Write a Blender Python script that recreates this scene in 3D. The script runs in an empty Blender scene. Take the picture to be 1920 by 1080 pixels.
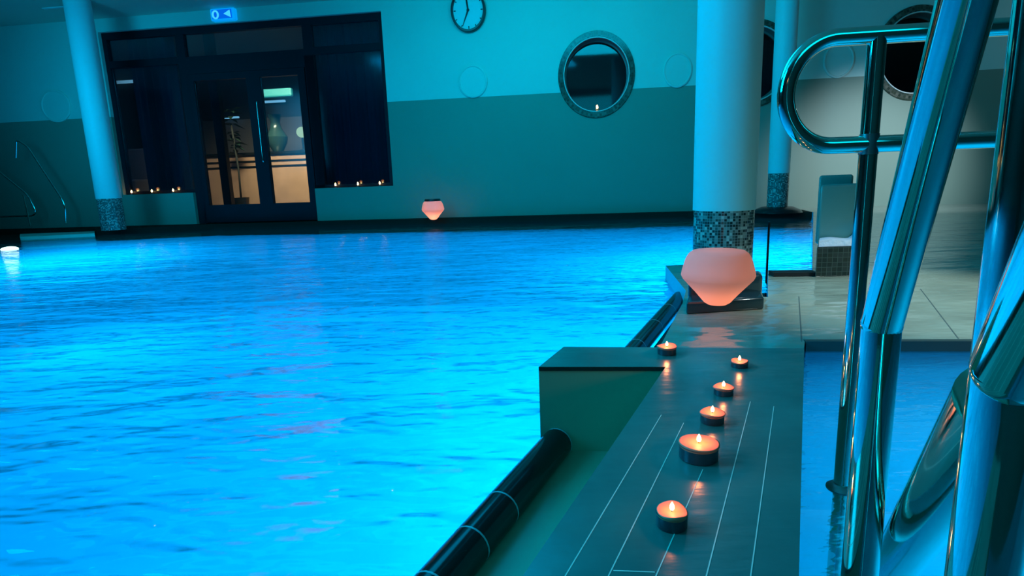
import bpy, bmesh, math, random
from math import sin, cos, pi, radians, sqrt, atan2
from mathutils import Vector, Matrix, noise
random.seed(4)
S = bpy.context.scene
COL = S.collection

# ------------------------------------------------------------------ survey of the place (camera calibration)
F = 1079.3; PIT = radians(10.7475); ROL = radians(-1.987); H = .62
WZ = radians(-7.727)
_c, _s = cos(ROL), sin(ROL)
RI = Vector((_c, _s*sin(PIT), _s*cos(PIT))); UP = Vector((-_s, _c*sin(PIT), _c*cos(PIT))); FW = Vector((0, cos(PIT), -sin(PIT)))
EYE = Vector((0, 0, H))
def ray(x, y): return RI*((x-960)/F) + UP*((540-y)/F) + FW
def P(x, y, z):
    d = ray(x, y); t = (z-H)/d.z; return Vector((d.x*t, d.y*t, z))
def D(x, y, dep): return EYE + ray(x, y)*dep
U = Vector((cos(WZ), sin(WZ), 0)); N = Vector((sin(WZ), -cos(WZ), 0))     # along the wall / out of the wall into the room
W0 = P(940, 405, .08); W0.z = 0
def WL(x, y, k=0):
    d = ray(x, y); o = W0 - N*k
    t = (o.dot(N) - EYE.dot(N))/d.dot(N)
    p = EYE + d*t
    return (p-W0).dot(U), p.z
def W(u, k, z): return W0 + U*u - N*k + Vector((0, 0, z))
def VPl(x, y, o, dirv):            # pixel onto the vertical plane through o with horizontal direction dirv
    n = Vector((dirv.y, -dirv.x, 0)); d = ray(x, y)
    return EYE + d*((o-EYE).dot(n)/d.dot(n))
BD = Vector((sin(radians(27.16)), cos(radians(27.16)), 0)); BN = Vector((BD.y, -BD.x, 0))

# ------------------------------------------------------------------ helpers
def finish(o, smooth=False, auto=None):
    me = o.data
    for p in me.polygons: p.use_smooth = smooth
    if smooth and auto:
        try: me.set_sharp_from_angle(angle=radians(auto))
        except Exception: pass
def link(name, bm, mat, parent=None, smooth=False, auto=None, rec=True):
    bm.normal_update()
    vs = [v.co for v in bm.verts]
    if rec and vs:
        lo = Vector((min(v.x for v in vs), min(v.y for v in vs), min(v.z for v in vs)))
        hi = Vector((max(v.x for v in vs), max(v.y for v in vs), max(v.z for v in vs)))
        c = Vector(((lo.x+hi.x)/2, (lo.y+hi.y)/2, lo.z))
    else: c = Vector()
    bmesh.ops.translate(bm, verts=bm.verts, vec=-c)
    me = bpy.data.meshes.new(name); bm.to_mesh(me); bm.free()
    for m in (mat if isinstance(mat, (list, tuple)) else [mat]): me.materials.append(m)
    o = bpy.data.objects.new(name, me); COL.objects.link(o)
    if parent is not None:
        o.parent = parent; o.location = c - wloc(parent)
    else: o.location = c
    finish(o, smooth, auto)
    return o
def wloc(o):
    v = Vector(o.location)
    while o.parent: o = o.parent; v += Vector(o.location)
    return v
def tag(o, label, cat, group=None, kind=None):
    o['label'] = label; o['category'] = cat
    if group: o['group'] = group
    if kind: o['kind'] = kind
    return o
def struct(o): o['kind'] = 'structure'; return o
def empty(name, loc, label=None, cat=None, group=None):
    o = bpy.data.objects.new(name, None); COL.objects.link(o); o.location = loc; o.empty_display_size = .05
    if label: tag(o, label, cat, group)
    return o
def copy_tree(o, parent=None):
    c = o.copy(); COL.objects.link(c)
    if parent: c.parent = parent
    for ch in [x for x in COL.objects if x.parent == o]: copy_tree(ch, c)
    return c
def tube(bm, pts, r, n=20, cap=True, r_end=None):
    pts = [Vector(p) for p in pts]; rings = []
    t0 = (pts[1]-pts[0]).normalized()
    a = t0.orthogonal().normalized(); prev = t0
    for i, p in enumerate(pts):
        if i == 0: t = t0
        elif i == len(pts)-1: t = (pts[-1]-pts[-2]).normalized()
        else: t = ((pts[i+1]-p).normalized() + (p-pts[i-1]).normalized()).normalized()
        q = prev.rotation_difference(t); a = (q @ a); a = (a - t*a.dot(t)).normalized(); b = t.cross(a); prev = t
        rr = r if r_end is None else r + (r_end-r)*i/(len(pts)-1)
        rings.append([bm.verts.new(p + a*(rr*cos(2*pi*k/n)) + b*(rr*sin(2*pi*k/n))) for k in range(n)])
    for i in range(len(rings)-1):
        for k in range(n):
            bm.faces.new((rings[i][k], rings[i][(k+1) % n], rings[i+1][(k+1) % n], rings[i+1][k]))
    if cap:
        bm.faces.new(rings[0][::-1]); bm.faces.new(rings[-1])
def fillet(pts, rad, seg=10):
    pts = [Vector(p) for p in pts]; out = [pts[0]]
    for i in range(1, len(pts)-1):
        a, b, c = pts[i-1], pts[i], pts[i+1]
        r = rad if not isinstance(rad, (list, tuple)) else rad[i-1]
        da, dc = (a-b).normalized(), (c-b).normalized()
        s = b + da*r; e = b + dc*r
        for k in range(seg+1):
            t = k/seg; out.append(s*(1-t)**2 + b*2*t*(1-t) + e*t*t)
    out.append(pts[-1]); return out
def lathe(bm, prof, c, n=48, uvs=None):
    c = Vector(c); rings = []
    uv = bm.loops.layers.uv.verify() if uvs else None
    for r, z in prof:
        if r < 1e-6: rings.append([bm.verts.new(c + Vector((0, 0, z)))])
        else: rings.append([bm.verts.new(c + Vector((r*cos(2*pi*k/n), r*sin(2*pi*k/n), z))) for k in range(n)])
    for i in range(len(rings)-1):
        A, B = rings[i], rings[i+1]
        for k in range(n):
            k2 = (k+1) % n
            if len(A) == 1 and len(B) == 1: continue
            if len(A) == 1: f = (A[0], B[k2], B[k]); 
            elif len(B) == 1: f = (A[k], A[k2], B[0])
            else: f = (A[k], A[k2], B[k2], B[k])
            fc = bm.faces.new(f)
            if uv and len(f) == 4:
                rr = prof[i][0]; zs = (prof[i][1], prof[i][1], prof[i+1][1], prof[i+1][1])
                for l, uu, zz in zip(fc.loops, (k, k+1, k+1, k), zs): l[uv].uv = (2*pi*rr*uu/n, zz)
def prism(bm, poly, z0, z1):
    lo = [bm.verts.new((p[0], p[1], z0)) for p in poly]; hi = [bm.verts.new((p[0], p[1], z1)) for p in poly]
    n = len(poly)
    a = sum(poly[i][0]*poly[(i+1) % n][1]-poly[(i+1) % n][0]*poly[i][1] for i in range(n))
    if a < 0: lo.reverse(); hi.reverse()
    bm.faces.new(lo[::-1]); bm.faces.new(hi)
    for i in range(n): bm.faces.new((lo[i], lo[(i+1) % n], hi[(i+1) % n], hi[i]))
def hexa(bm, p8):   # 4 lower, 4 upper
    v = [bm.verts.new(p) for p in p8]
    for f in ((3, 2, 1, 0), (4, 5, 6, 7), (0, 1, 5, 4), (1, 2, 6, 5), (2, 3, 7, 6), (3, 0, 4, 7)): bm.faces.new([v[i] for i in f])
def wbox(bm, u0, u1, k0, k1, z0, z1):   # box in wall coordinates
    if k0 > k1: k0, k1 = k1, k0
    hexa(bm, [W(u0, k0, z0), W(u1, k0, z0), W(u1, k1, z0), W(u0, k1, z0), W(u0, k0, z1), W(u1, k0, z1), W(u1, k1, z1), W(u0, k1, z1)])
def obox(bm, c, ax, ay, sx, sy, z0, z1):   # box with horizontal axes ax, ay, centred on c
    q = [Vector(c)+ax*(sx/2*a)+ay*(sy/2*b) for a, b in ((-1, -1), (1, -1), (1, 1), (-1, 1))]
    hexa(bm, [Vector((p.x, p.y, z0)) for p in q] + [Vector((p.x, p.y, z1)) for p in q])
def bevel(bm, w, seg=2):
    bmesh.ops.bevel(bm, geom=list(bm.edges), offset=w, segments=seg, profile=.5, affect='EDGES', clamp_overlap=True)
def wcirc(u, z, ru, rz, k, n=64, a0=0): return [W(u+ru*cos(a0+2*pi*i/n), k, z+rz*sin(a0+2*pi*i/n)) for i in range(n)]
def wring(bm, u, z, prof, n=64, closed=False):
    # prof: list of (scale_u, scale_z radii, k); sweeps a ring on the wall, with uv for the mosaic
    uv = bm.loops.layers.uv.verify()
    rings = [[bm.verts.new(p) for p in wcirc(u, z, ru, rz, k, n)] for ru, rz, k in prof]
    L = [0]
    for i in range(1, len(prof)): L.append(L[-1] + math.hypot(prof[i][0]-prof[i-1][0], prof[i][2]-prof[i-1][2]))
    for i in range(len(rings)-1):
        for j in range(n):
            f = bm.faces.new((rings[i][j], rings[i+1][j], rings[i+1][(j+1) % n], rings[i][(j+1) % n]))
            rr = prof[0][0]
            for l, a, b in zip(f.loops, (j, j, j+1, j+1), (L[i], L[i+1], L[i+1], L[i])): l[uv].uv = (2*pi*rr*a/n, b)
    return rings
def wdisc(bm, u, z, ru, rz, k, n=64):
    bm.faces.new([bm.verts.new(p) for p in wcirc(u, z, ru, rz, k, n)][::1])

# ------------------------------------------------------------------ materials
def M(name):
    m = bpy.data.materials.new(name); m.use_nodes = True; nt = m.node_tree; nt.nodes.clear()
    o = nt.nodes.new('ShaderNodeOutputMaterial'); return m, nt, o
def pbr(name, col, rough=.5, metal=0, spec=.5, noise_amt=.0, nscale=6, bump=0, bscale=20, bstr=(1, 1, 1), emis=None, estr=0, coat=0, bdist=.01):
    m, nt, o = M(name); b = nt.nodes.new('ShaderNodeBsdfPrincipled'); nt.links.new(b.outputs[0], o.inputs[0])
    b.inputs['Base Color'].default_value = (*col, 1); b.inputs['Roughness'].default_value = rough; b.inputs['Metallic'].default_value = metal
    b.inputs['Specular IOR Level'].default_value = spec; b.inputs['Coat Weight'].default_value = coat; b.inputs['Coat Roughness'].default_value = .08
    g = nt.nodes.new('ShaderNodeNewGeometry')
    if noise_amt:
        t = nt.nodes.new('ShaderNodeTexNoise'); t.inputs['Scale'].default_value = nscale; t.inputs['Detail'].default_value = 4
        nt.links.new(g.outputs['Position'], t.inputs['Vector'])
        r = nt.nodes.new('ShaderNodeMapRange'); r.inputs[3].default_value = 1-noise_amt; r.inputs[4].default_value = 1+noise_amt
        r.inputs[1].default_value = .3; r.inputs[2].default_value = .7
        nt.links.new(t.outputs[0], r.inputs[0])
        x = nt.nodes.new('ShaderNodeVectorMath'); x.operation = 'SCALE'; x.inputs[0].default_value = col
        nt.links.new(r.outputs[0], x.inputs['Scale']); nt.links.new(x.outputs[0], b.inputs['Base Color'])
    if bump:
        mp = nt.nodes.new('ShaderNodeMapping'); mp.inputs['Scale'].default_value = bstr
        nt.links.new(g.outputs['Position'], mp.inputs[0])
        t = nt.nodes.new('ShaderNodeTexNoise'); t.inputs['Scale'].default_value = bscale; t.inputs['Detail'].default_value = 3
        nt.links.new(mp.outputs[0], t.inputs['Vector'])
        bp = nt.nodes.new('ShaderNodeBump'); bp.inputs['Strength'].default_value = bump; bp.inputs['Distance'].default_value = bdist
        nt.links.new(t.outputs[0], bp.inputs['Height']); nt.links.new(bp.outputs[0], b.inputs['Normal'])
    if emis: b.inputs['Emission Color'].default_value = (*emis, 1); b.inputs['Emission Strength'].default_value = estr
    return m
def emit(name, col, s):
    m, nt, o = M(name); e = nt.nodes.new('ShaderNodeEmission'); e.inputs[0].default_value = (*col, 1); e.inputs[1].default_value = s
    nt.links.new(e.outputs[0], o.inputs[0]); return m
def mosaic(name, cols, size=.02, coords='UV', grout=(.35, .4, .38), rough=.15, gw=.12):
    m, nt, o = M(name); b = nt.nodes.new('ShaderNodeBsdfPrincipled'); nt.links.new(b.outputs[0], o.inputs[0]); b.inputs['Roughness'].default_value = rough
    tc = nt.nodes.new('ShaderNodeTexCoord'); s = nt.nodes.new('ShaderNodeVectorMath'); s.operation = 'SCALE'; s.inputs['Scale'].default_value = 1/size
    nt.links.new(tc.outputs[coords], s.inputs[0])
    if coords == 'Object':
        s1 = nt.nodes.new('ShaderNodeSeparateXYZ'); nt.links.new(tc.outputs[coords], s1.inputs[0]); c1 = nt.nodes.new('ShaderNodeCombineXYZ')
        ad = nt.nodes.new('ShaderNodeMath'); nt.links.new(s1.outputs[0], ad.inputs[0]); nt.links.new(s1.outputs[1], ad.inputs[1])
        nt.links.new(ad.outputs[0], c1.inputs[0]); nt.links.new(s1.outputs[2], c1.inputs[1]); nt.links.new(c1.outputs[0], s.inputs[0])
    fl = nt.nodes.new('ShaderNodeVectorMath'); fl.operation = 'FLOOR'; nt.links.new(s.outputs[0], fl.inputs[0])
    fr = nt.nodes.new('ShaderNodeVectorMath'); fr.operation = 'FRACTION'; nt.links.new(s.outputs[0], fr.inputs[0])
    wn = nt.nodes.new('ShaderNodeTexWhiteNoise'); wn.noise_dimensions = '3D'; nt.links.new(fl.outputs[0], wn.inputs[0])
    cr = nt.nodes.new('ShaderNodeValToRGB'); cr.color_ramp.interpolation = 'CONSTANT'
    for i, c in enumerate(cols):
        e = cr.color_ramp.elements[i] if i < 2 else cr.color_ramp.elements.new(i/len(cols))
        e.position = i/len(cols); e.color = (*c, 1)
    nt.links.new(wn.outputs[0], cr.inputs[0])
    sp = nt.nodes.new('ShaderNodeSeparateXYZ'); nt.links.new(fr.outputs[0], sp.inputs[0])
    mx = nt.nodes.new('ShaderNodeMath'); mx.operation = 'MINIMUM'; nt.links.new(sp.outputs[0], mx.inputs[0]); nt.links.new(sp.outputs[1], mx.inputs[1])
    lt = nt.nodes.new('ShaderNodeMath'); lt.operation = 'LESS_THAN'; lt.inputs[1].default_value = gw; nt.links.new(mx.outputs[0], lt.inputs[0])
    mc = nt.nodes.new('ShaderNodeMix'); mc.data_type = 'RGBA'; nt.links.new(lt.outputs[0], mc.inputs[0]); nt.links.new(cr.outputs[0], mc.inputs[6]); mc.inputs[7].default_value = (*grout, 1)
    nt.links.new(mc.outputs[2], b.inputs['Base Color'])
    return m

def wall_mat():
    m, nt, o = M('two_tone_wall_paint'); b = nt.nodes.new('ShaderNodeBsdfPrincipled'); nt.links.new(b.outputs[0], o.inputs[0])
    b.inputs['Roughness'].default_value = .55; b.inputs['Specular IOR Level'].default_value = .3
    g = nt.nodes.new('ShaderNodeNewGeometry'); s = nt.nodes.new('ShaderNodeSeparateXYZ'); nt.links.new(g.outputs['Position'], s.inputs[0])
    t = nt.nodes.new('ShaderNodeMath'); t.operation = 'GREATER_THAN'; t.inputs[1].default_value = 1.79; nt.links.new(s.outputs[2], t.inputs[0])
    mc = nt.nodes.new('ShaderNodeMix'); mc.data_type = 'RGBA'; nt.links.new(t.outputs[0], mc.inputs[0])
    mc.inputs[6].default_value = (.22, .30, .225, 1); mc.inputs[7].default_value = (.55, .74, .64, 1)
    n = nt.nodes.new('ShaderNodeTexNoise'); n.inputs['Scale'].default_value = 1.3; n.inputs['Detail'].default_value = 2; nt.links.new(g.outputs['Position'], n.inputs['Vector'])
    r = nt.nodes.new('ShaderNodeMapRange'); r.inputs[3].default_value = .95; r.inputs[4].default_value = 1.05; nt.links.new(n.outputs[0], r.inputs[0])
    v = nt.nodes.new('ShaderNodeVectorMath'); v.operation = 'SCALE'; nt.links.new(mc.outputs[2], v.inputs[0]); nt.links.new(r.outputs[0], v.inputs['Scale'])
    nt.links.new(v.outputs[0], b.inputs['Base Color'])
    return m

def water_mat(name, tint, bump=.5, sc=1.0, dist=.03, transp=.35, refl=1.0):
    m, nt, o = M(name); g = nt.nodes.new('ShaderNodeNewGeometry')
    hs = None
    for scl, st, w, det in ((1.1*sc, (1, 2.6, 1), 1.0, 2), (3.6*sc, (1, 2.4, 1), .42, 2), (9*sc, (1, 2.4, 1), .16, 1)):
        mp = nt.nodes.new('ShaderNodeMapping'); mp.inputs['Scale'].default_value = st; mp.inputs['Rotation'].default_value = (0, 0, .12)
        nt.links.new(g.outputs['Position'], mp.inputs[0])
        t = nt.nodes.new('ShaderNodeTexNoise'); t.inputs['Scale'].default_value = scl; t.inputs['Detail'].default_value = det; t.inputs['Distortion'].default_value = .4
        nt.links.new(mp.outputs[0], t.inputs['Vector'])
        k = nt.nodes.new('ShaderNodeMath'); k.operation = 'MULTIPLY'; k.inputs[1].default_value = w; nt.links.new(t.outputs[0], k.inputs[0])
        if hs is None: hs = k
        else:
            a = nt.nodes.new('ShaderNodeMath'); nt.links.new(hs.outputs[0], a.inputs[0]); nt.links.new(k.outputs[0], a.inputs[1]); hs = a
    bp = nt.nodes.new('ShaderNodeBump'); bp.inputs['Strength'].default_value = bump; bp.inputs['Distance'].default_value = dist; nt.links.new(hs.outputs[0], bp.inputs['Height'])
    sp_ = nt.nodes.new('ShaderNodeSeparateXYZ'); nt.links.new(g.outputs['Position'], sp_.inputs[0])     # calmer water towards the far wall
    mr = nt.nodes.new('ShaderNodeMapRange'); mr.inputs[1].default_value = 4.0; mr.inputs[2].default_value = 7.6; mr.inputs[3].default_value = bump; mr.inputs[4].default_value = bump*.09
    nt.links.new(sp_.outputs[1], mr.inputs[0]); nt.links.new(mr.outputs[0], bp.inputs['Strength'])
    fr = nt.nodes.new('ShaderNodeFresnel'); fr.inputs[0].default_value = 1.33; nt.links.new(bp.outputs[0], fr.inputs['Normal'])
    fm = nt.nodes.new('ShaderNodeMath'); fm.operation = 'MULTIPLY'; fm.inputs[1].default_value = refl; fm.use_clamp = True; nt.links.new(fr.outputs[0], fm.inputs[0])
    gl = nt.nodes.new('ShaderNodeBsdfGlossy'); gl.inputs['Roughness'].default_value = .03; nt.links.new(bp.outputs[0], gl.inputs['Normal'])
    rf = nt.nodes.new('ShaderNodeBsdfRefraction'); rf.inputs['IOR'].default_value = 1.33; rf.inputs['Roughness'].default_value = .05; rf.inputs[0].default_value = (*tint, 1); nt.links.new(bp.outputs[0], rf.inputs['Normal'])
    tr = nt.nodes.new('ShaderNodeBsdfTransparent'); tr.inputs[0].default_value = (*tint, 1)
    m1 = nt.nodes.new('ShaderNodeMixShader'); m1.inputs[0].default_value = transp; nt.links.new(rf.outputs[0], m1.inputs[1]); nt.links.new(tr.outputs[0], m1.inputs[2])
    m2 = nt.nodes.new('ShaderNodeMixShader'); nt.links.new(fm.outputs[0], m2.inputs[0]); nt.links.new(m1.outputs[0], m2.inputs[1]); nt.links.new(gl.outputs[0], m2.inputs[2])
    nt.links.new(m2.outputs[0], o.inputs[0]); return m

def pane_mat(name, tint=(.55, .8, .9), rough=.0, refl=1.0):
    m, nt, o = M(name)
    fr = nt.nodes.new('ShaderNodeFresnel'); fr.inputs[0].default_value = 1.5
    fm = nt.nodes.new('ShaderNodeMath'); fm.operation = 'MULTIPLY'; fm.inputs[1].default_value = refl*1.8; fm.use_clamp = True; nt.links.new(fr.outputs[0], fm.inputs[0])
    gl = nt.nodes.new('ShaderNodeBsdfGlossy'); gl.inputs['Roughness'].default_value = rough
    tr = nt.nodes.new('ShaderNodeBsdfTransparent'); tr.inputs[0].default_value = (*tint, 1)
    mx = nt.nodes.new('ShaderNodeMixShader'); nt.links.new(fm.outputs[0], mx.inputs[0]); nt.links.new(tr.outputs[0], mx.inputs[1]); nt.links.new(gl.outputs[0], mx.inputs[2])
    nt.links.new(mx.outputs[0], o.inputs[0]); return m

MW = wall_mat()
MCEIL = pbr('ceiling_paint', (.5, .62, .5), .6)
MCOL = pbr('column_paint', (.5, .84, .82), .45, spec=.3)
MSIDE = pbr('side_wall_paint', (.10, .13, .10), .7)
MBASIN = pbr('pool_basin_tile', (.08, .46, .66), .5, noise_amt=.10, nscale=1.2)
MDECK = pbr('wet_deck_tile', (.34, .36, .28), .09, noise_amt=.15, nscale=3.2, bump=.5, bscale=3.5, bstr=(.7, 1.6, 1), bdist=.03, spec=.8)
MBENCH = pbr('wet_bench_tile', (.05, .20, .17), .24, noise_amt=.25, nscale=5, bump=.22, bscale=18, bstr=(.6, 2, 1), spec=.6, bdist=.006)
MBOX = pbr('bench_side_tile', (.2, .40, .26), .45)
MCHAN = pbr('channel_tile', (.30, .35, .22), .35, noise_amt=.05, nscale=5)
MGROUT = pbr('pale_grout', (.75, .9, .75), .4)
MRIM = pbr('black_rim_tile', (.010, .014, .014), .16, spec=.35)
MRIMG = pbr('rim_joint', (.35, .45, .48), .4)
MBLACK = pbr('black_tile', (.006, .008, .010), .25)
MEDGE = pbr('deck_edge_tile', (.008, .02, .014), .8, spec=.05)
MFRAME = pbr('dark_aluminium_frame', (.006, .009, .014), .5, spec=.2)
MSTEEL = pbr('polished_steel', (.62, .80, .68), .07, metal=1)
MSTEEL2 = pbr('brushed_weld', (.5, .52, .52), .3, metal=1)
MPANE = pane_mat('entrance_glass', rough=.12)
MPANE2 = pane_mat('porthole_glass', (.4, .6, .7), refl=1.0, rough=.05)
MMOS = mosaic('column_mosaic', [(.02, .03, .03), (.25, .28, .24), (.05, .07, .06), (.5, .55, .48), (.10, .12, .10), (.02, .025, .02), (.3, .33, .28)], .0145)
MMOSR = mosaic('porthole_mosaic', [(.03, .045, .03), (.09, .10, .07), (.05, .065, .04), (.14, .14, .10)], .035, grout=(.08, .10, .08))
MMOSD = mosaic('dark_mosaic', [(.010, .02, .018), (.02, .03, .028), (.015, .024, .02)], .024, coords='Object', grout=(.045, .07, .06), gw=.1)
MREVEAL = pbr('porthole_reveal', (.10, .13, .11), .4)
MLIP = pbr('porthole_lip', (.65, .7, .62), .3)
MWAX = pbr('candle_wax', (1, .27, .15), .5)
MCUP = pbr('candle_cup', (.04, .09, .11), .3, metal=.4)
MWICK = pbr('wick', (.02, .02, .02), .8)
MFLAME = emit('flame', (1, .62, .22), 14)
MWHITE = emit('tube_light', (.55, .8, 1), .9)
MSEAT = pbr('moulded_seat', (.14, .32, .28), .25, spec=.5)
MTOWEL = pbr('white_towel', (.75, .78, .9), .8, bump=.6, bscale=40)
MGUT = pbr('gutter_black', (.004, .005, .006), .5)

# ------------------------------------------------------------------ pool, basin, water
ZW = 0.0; ZD = .08; ZB = .187; ZF = -1.25
rA, rB = P(815, 1080, .02), P(1232, 600, .02)
rdir = (rB-rA).normalized(); rdir.z = 0; rdir.normalize(); rn = Vector((rdir.y, -rdir.x, 0))
def rim(t, off=0, z=0): p = rA + rdir*t + rn*off; return Vector((p.x, p.y, z))
rlen = (P(1268, 552, .02)-rA).length
back = [P(-400, 449, 0), P(230, 438, 0), P(400, 430, 0), P(1290, 407, 0), P(1525, 406, 0)]
bx = rim(0).x
water_poly = [rim(-1.6, .0), rim(rlen, .0), Vector((2.2, 3.0, 0)), Vector((6, 7.6, 0)), W(6, 0, 0)+N*.2, W(-10.5, 0, 0)+N*.2, Vector((-10, -1.5, 0))]
bm = bmesh.new(); bm.faces.new([bm.verts.new((p.x, p.y, ZW)) for p in water_poly])
bmesh.ops.triangulate(bm, faces=bm.faces)
if bm.faces[:] and sum(f.normal.z for f in bm.faces) < 0: bmesh.ops.reverse_faces(bm, faces=bm.faces)
MWATER = water_mat('pool_water', (.80, .97, 1), bump=1, dist=.10, transp=.28, refl=.62)
o = link('pool_water', bm, MWATER); tag(o, 'rippling bright cyan water filling the large pool lit from below', 'water', kind='stuff')

bm = bmesh.new(); prism(bm, [(-10.5, -2.2), (6.5, -2.2), (6.5, 10.8), (-10.5, 10.8)], ZF-.2, ZF)
struct(link('floor_pool', bm, MBASIN))
bm = bmesh.new()
prism(bm, [tuple(rim(-1.8, .03))[:2], tuple(rim(rlen, .03))[:2], tuple(rim(rlen, .10))[:2], tuple(rim(-1.8, .10))[:2]], ZF, -.22)
struct(link('wall_pool_near', bm, MBASIN))

# rim of rounded black tiles, interrupted by the projecting end of the bench
def cross_t(p, q):
    for i in range(4000):
        t = -.5+i*.001; v = rim(t)-p; d = q-p
        if d.x*v.y-d.y*v.x > 0: return t
A0, B0, C0, D0 = P(1057, 650, ZB), P(1508, 653, ZB), P(1010, 688, ZB), P(1248, 688, ZB)
ta, tb = cross_t(C0, D0)-.002, cross_t(A0, B0)+.02
for (s0_, s1_, lab) in ((ta-.215*5, ta, 'long near run of rounded glossy black edge tiles up to the bench end'), (tb, rlen, 'short far run of rounded black edge tiles between the bench end and the large lantern')):
    rimr = empty('pool_edging', rim((s0_+s1_)/2, 0, -.036)); tag(rimr, lab, 'pool edge')
    near = s0_ < ta-.01
    cuts = [s1_, s1_-.305, s1_-.425, s1_-.55, s1_-.67, s1_-.79, s1_-.91, s1_-1.03] if near else [s1_-(s1_-s0_)*i/5 for i in range(6)]
    for t1, t in zip(cuts[:-1], cuts[1:]):
        bm = bmesh.new(); tube(bm, [rim(t+.002), rim(t1-.002)], .036, 24); link('edge_tile', bm, MRIM, rimr, True, 40)
    for t1 in ([s1_-.004] if near else [])+cuts[1:-1]:
        bm = bmesh.new(); tube(bm, [rim(t1-.002), rim(t1+.002)], .0363, 24); link('grout_joint', bm, MRIMG, rimr, True, 40)

# deck on the right (walkable floor), going back to the wall
eL = [Vector((.335, 1.40, 0)), P(1240, 645, ZD), P(1280, 568, ZD), P(1286, 545, ZD)]
cb = P(1353, 508, ZD)         # big column
notch = [Vector((cb.x-.24, cb.y+.26, 0)), Vector((cb.x+.10, cb.y+.26, 0)), P(1414, 500, ZD), P(1414, 556, ZD), P(1440, 557, ZD), P(1440, 507, ZD), P(1523, 507, ZD), P(1525, 398, ZD)]
wallR = W(4.15, 0, 0); 
far_edge = [W(4.15, 0, 0), W(9, 0, 0)]
bl = P(1830, 657, .05); br_ = P(1508, 657, .05)
edir = (bl-br_).normalized()
poly = eL + notch + far_edge + [br_+edir*7, br_+edir*0, Vector((.712+.0, 1.37, 0))]
bm = bmesh.new(); prism(bm, [(p[0], p[1]) for p in poly], ZF, ZD); bm.normal_update()
for f in bm.faces: f.material_index = 1 if abs(f.normal.z) < .5 else 0
struct(link('floor', bm, [MDECK, pbr('basin_side_tile', (.16, .55, .70), .5)]))
# dark band under the deck edge (overflow tiles)
def strip(bm, pts, w, z0, z1):
    for a, b in zip(pts[:-1], pts[1:]):
        d = (b-a); d.z = 0; d.normalize(); n = Vector((d.y, -d.x, 0))
        q = [a-d*.0, b+d*.0, b+n*w, a+n*w]
        hexa(bm, [Vector((p.x, p.y, z0)) for p in q]+[Vector((p.x, p.y, z1)) for p in q])
bm = bmesh.new()
strip(bm, [P(1441, 514, ZD), P(1521, 513, ZD)], .085, ZD-.02, ZD+.02)
struct(link('trim_1', bm, MGUT))
# back ledge between the pool and the wall
ledge = [P(-420, 452, ZD), P(175, 431.5, ZD), P(176, 426, ZD), P(400, 421.5, ZD), P(1290, 398.5, ZD), P(1402, 401, ZD), P(1530, 399, ZD), W(4.3, 0, 0), W(-10.5, 0, 0)]
bm = bmesh.new()
lp = [(P(-420, 444, ZD)), P(40, 433, ZD), P(176, 428, ZD), P(179, 430.5, ZD), P(232, 428.5, ZD), P(400, 420.5, ZD), P(1290, 397.5, ZD), P(1530, 397.5, ZD)]
prism(bm, [(p[0], p[1]) for p in lp] + [tuple(W(4.3, 0, 0))[:2], tuple(W(-10.5, 0, 0))[:2]], ZF, ZD-.0005)
struct(link('floor_back_ledge', bm, MEDGE))
# underwater steps at the far left corner, tile paled to paint light on them
s0 = [P(38, 449, .0), P(178, 442, .0), P(178, 430, .03), P(38, 434, .03)]
bm = bmesh.new(); prism(bm, [(p[0], p[1]) for p in s0], -.14, .035)
MTEAL = pbr('lit_teal_tile', (.55, .8, .62), .35)
struct(link('trim_2', bm, MTEAL))
bm = bmesh.new(); q0 = [P(-200, 462, .0), P(38, 455, .0), P(38, 436, .03), P(-200, 441, .03)]
prism(bm, [(p[0], p[1]) for p in q0], ZF, .03); struct(link('trim_3', bm, MEDGE))

bm = bmesh.new(); bmesh.ops.create_uvsphere(bm, u_segments=24, v_segments=12, radius=1); pq = P(18, 467, .0)
bmesh.ops.scale(bm, verts=bm.verts, vec=(.085, .085, .03)); bmesh.ops.translate(bm, verts=bm.verts, vec=pq)
tag(link('pool_light', bm, emit('pool_light_glow', (.6, 1, 1), 3), None, True), 'small glowing white pool light at the waterline in the far left corner', 'pool light')
# ------------------------------------------------------------------ bench (tiled wall between the pools)
A_, B_, C_, D_ = P(1057, 650, ZB), P(1508, 653, ZB), P(1010, 688, ZB), P(1248, 688, ZB)
L1 = P(980, 1080, ZB)
ldir = (L1-D_).normalized(); R1 = P(1498, 1080, ZB); rd = (R1-B_).normalized()
L2 = D_+ldir*1.6; R2 = B_+rd*1.9
bench = empty('tiled_bench', Vector((.45, .7, 0)))
tag(bench, 'long dark teal tiled bench wall carrying six lit candles between the two pools', 'bench')
bm = bmesh.new(); prism(bm, [tuple(p)[:2] for p in (A_, B_, R2, L2, D_, C_)], -.2, ZB-.006); bm.normal_update()
link('body', bm, MBOX, bench)
bm = bmesh.new(); prism(bm, [tuple(p)[:2] for p in (A_, B_, R2, L2, D_, C_)], ZF, -.2); struct(link('wall_between_pools', bm, MBASIN))
bm = bmesh.new(); prism(bm, [tuple(p)[:2] for p in (A_, B_, R2, L2, D_, C_)], ZB-.006, ZB)
link('top_tiles', bm, MBENCH, bench)
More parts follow.
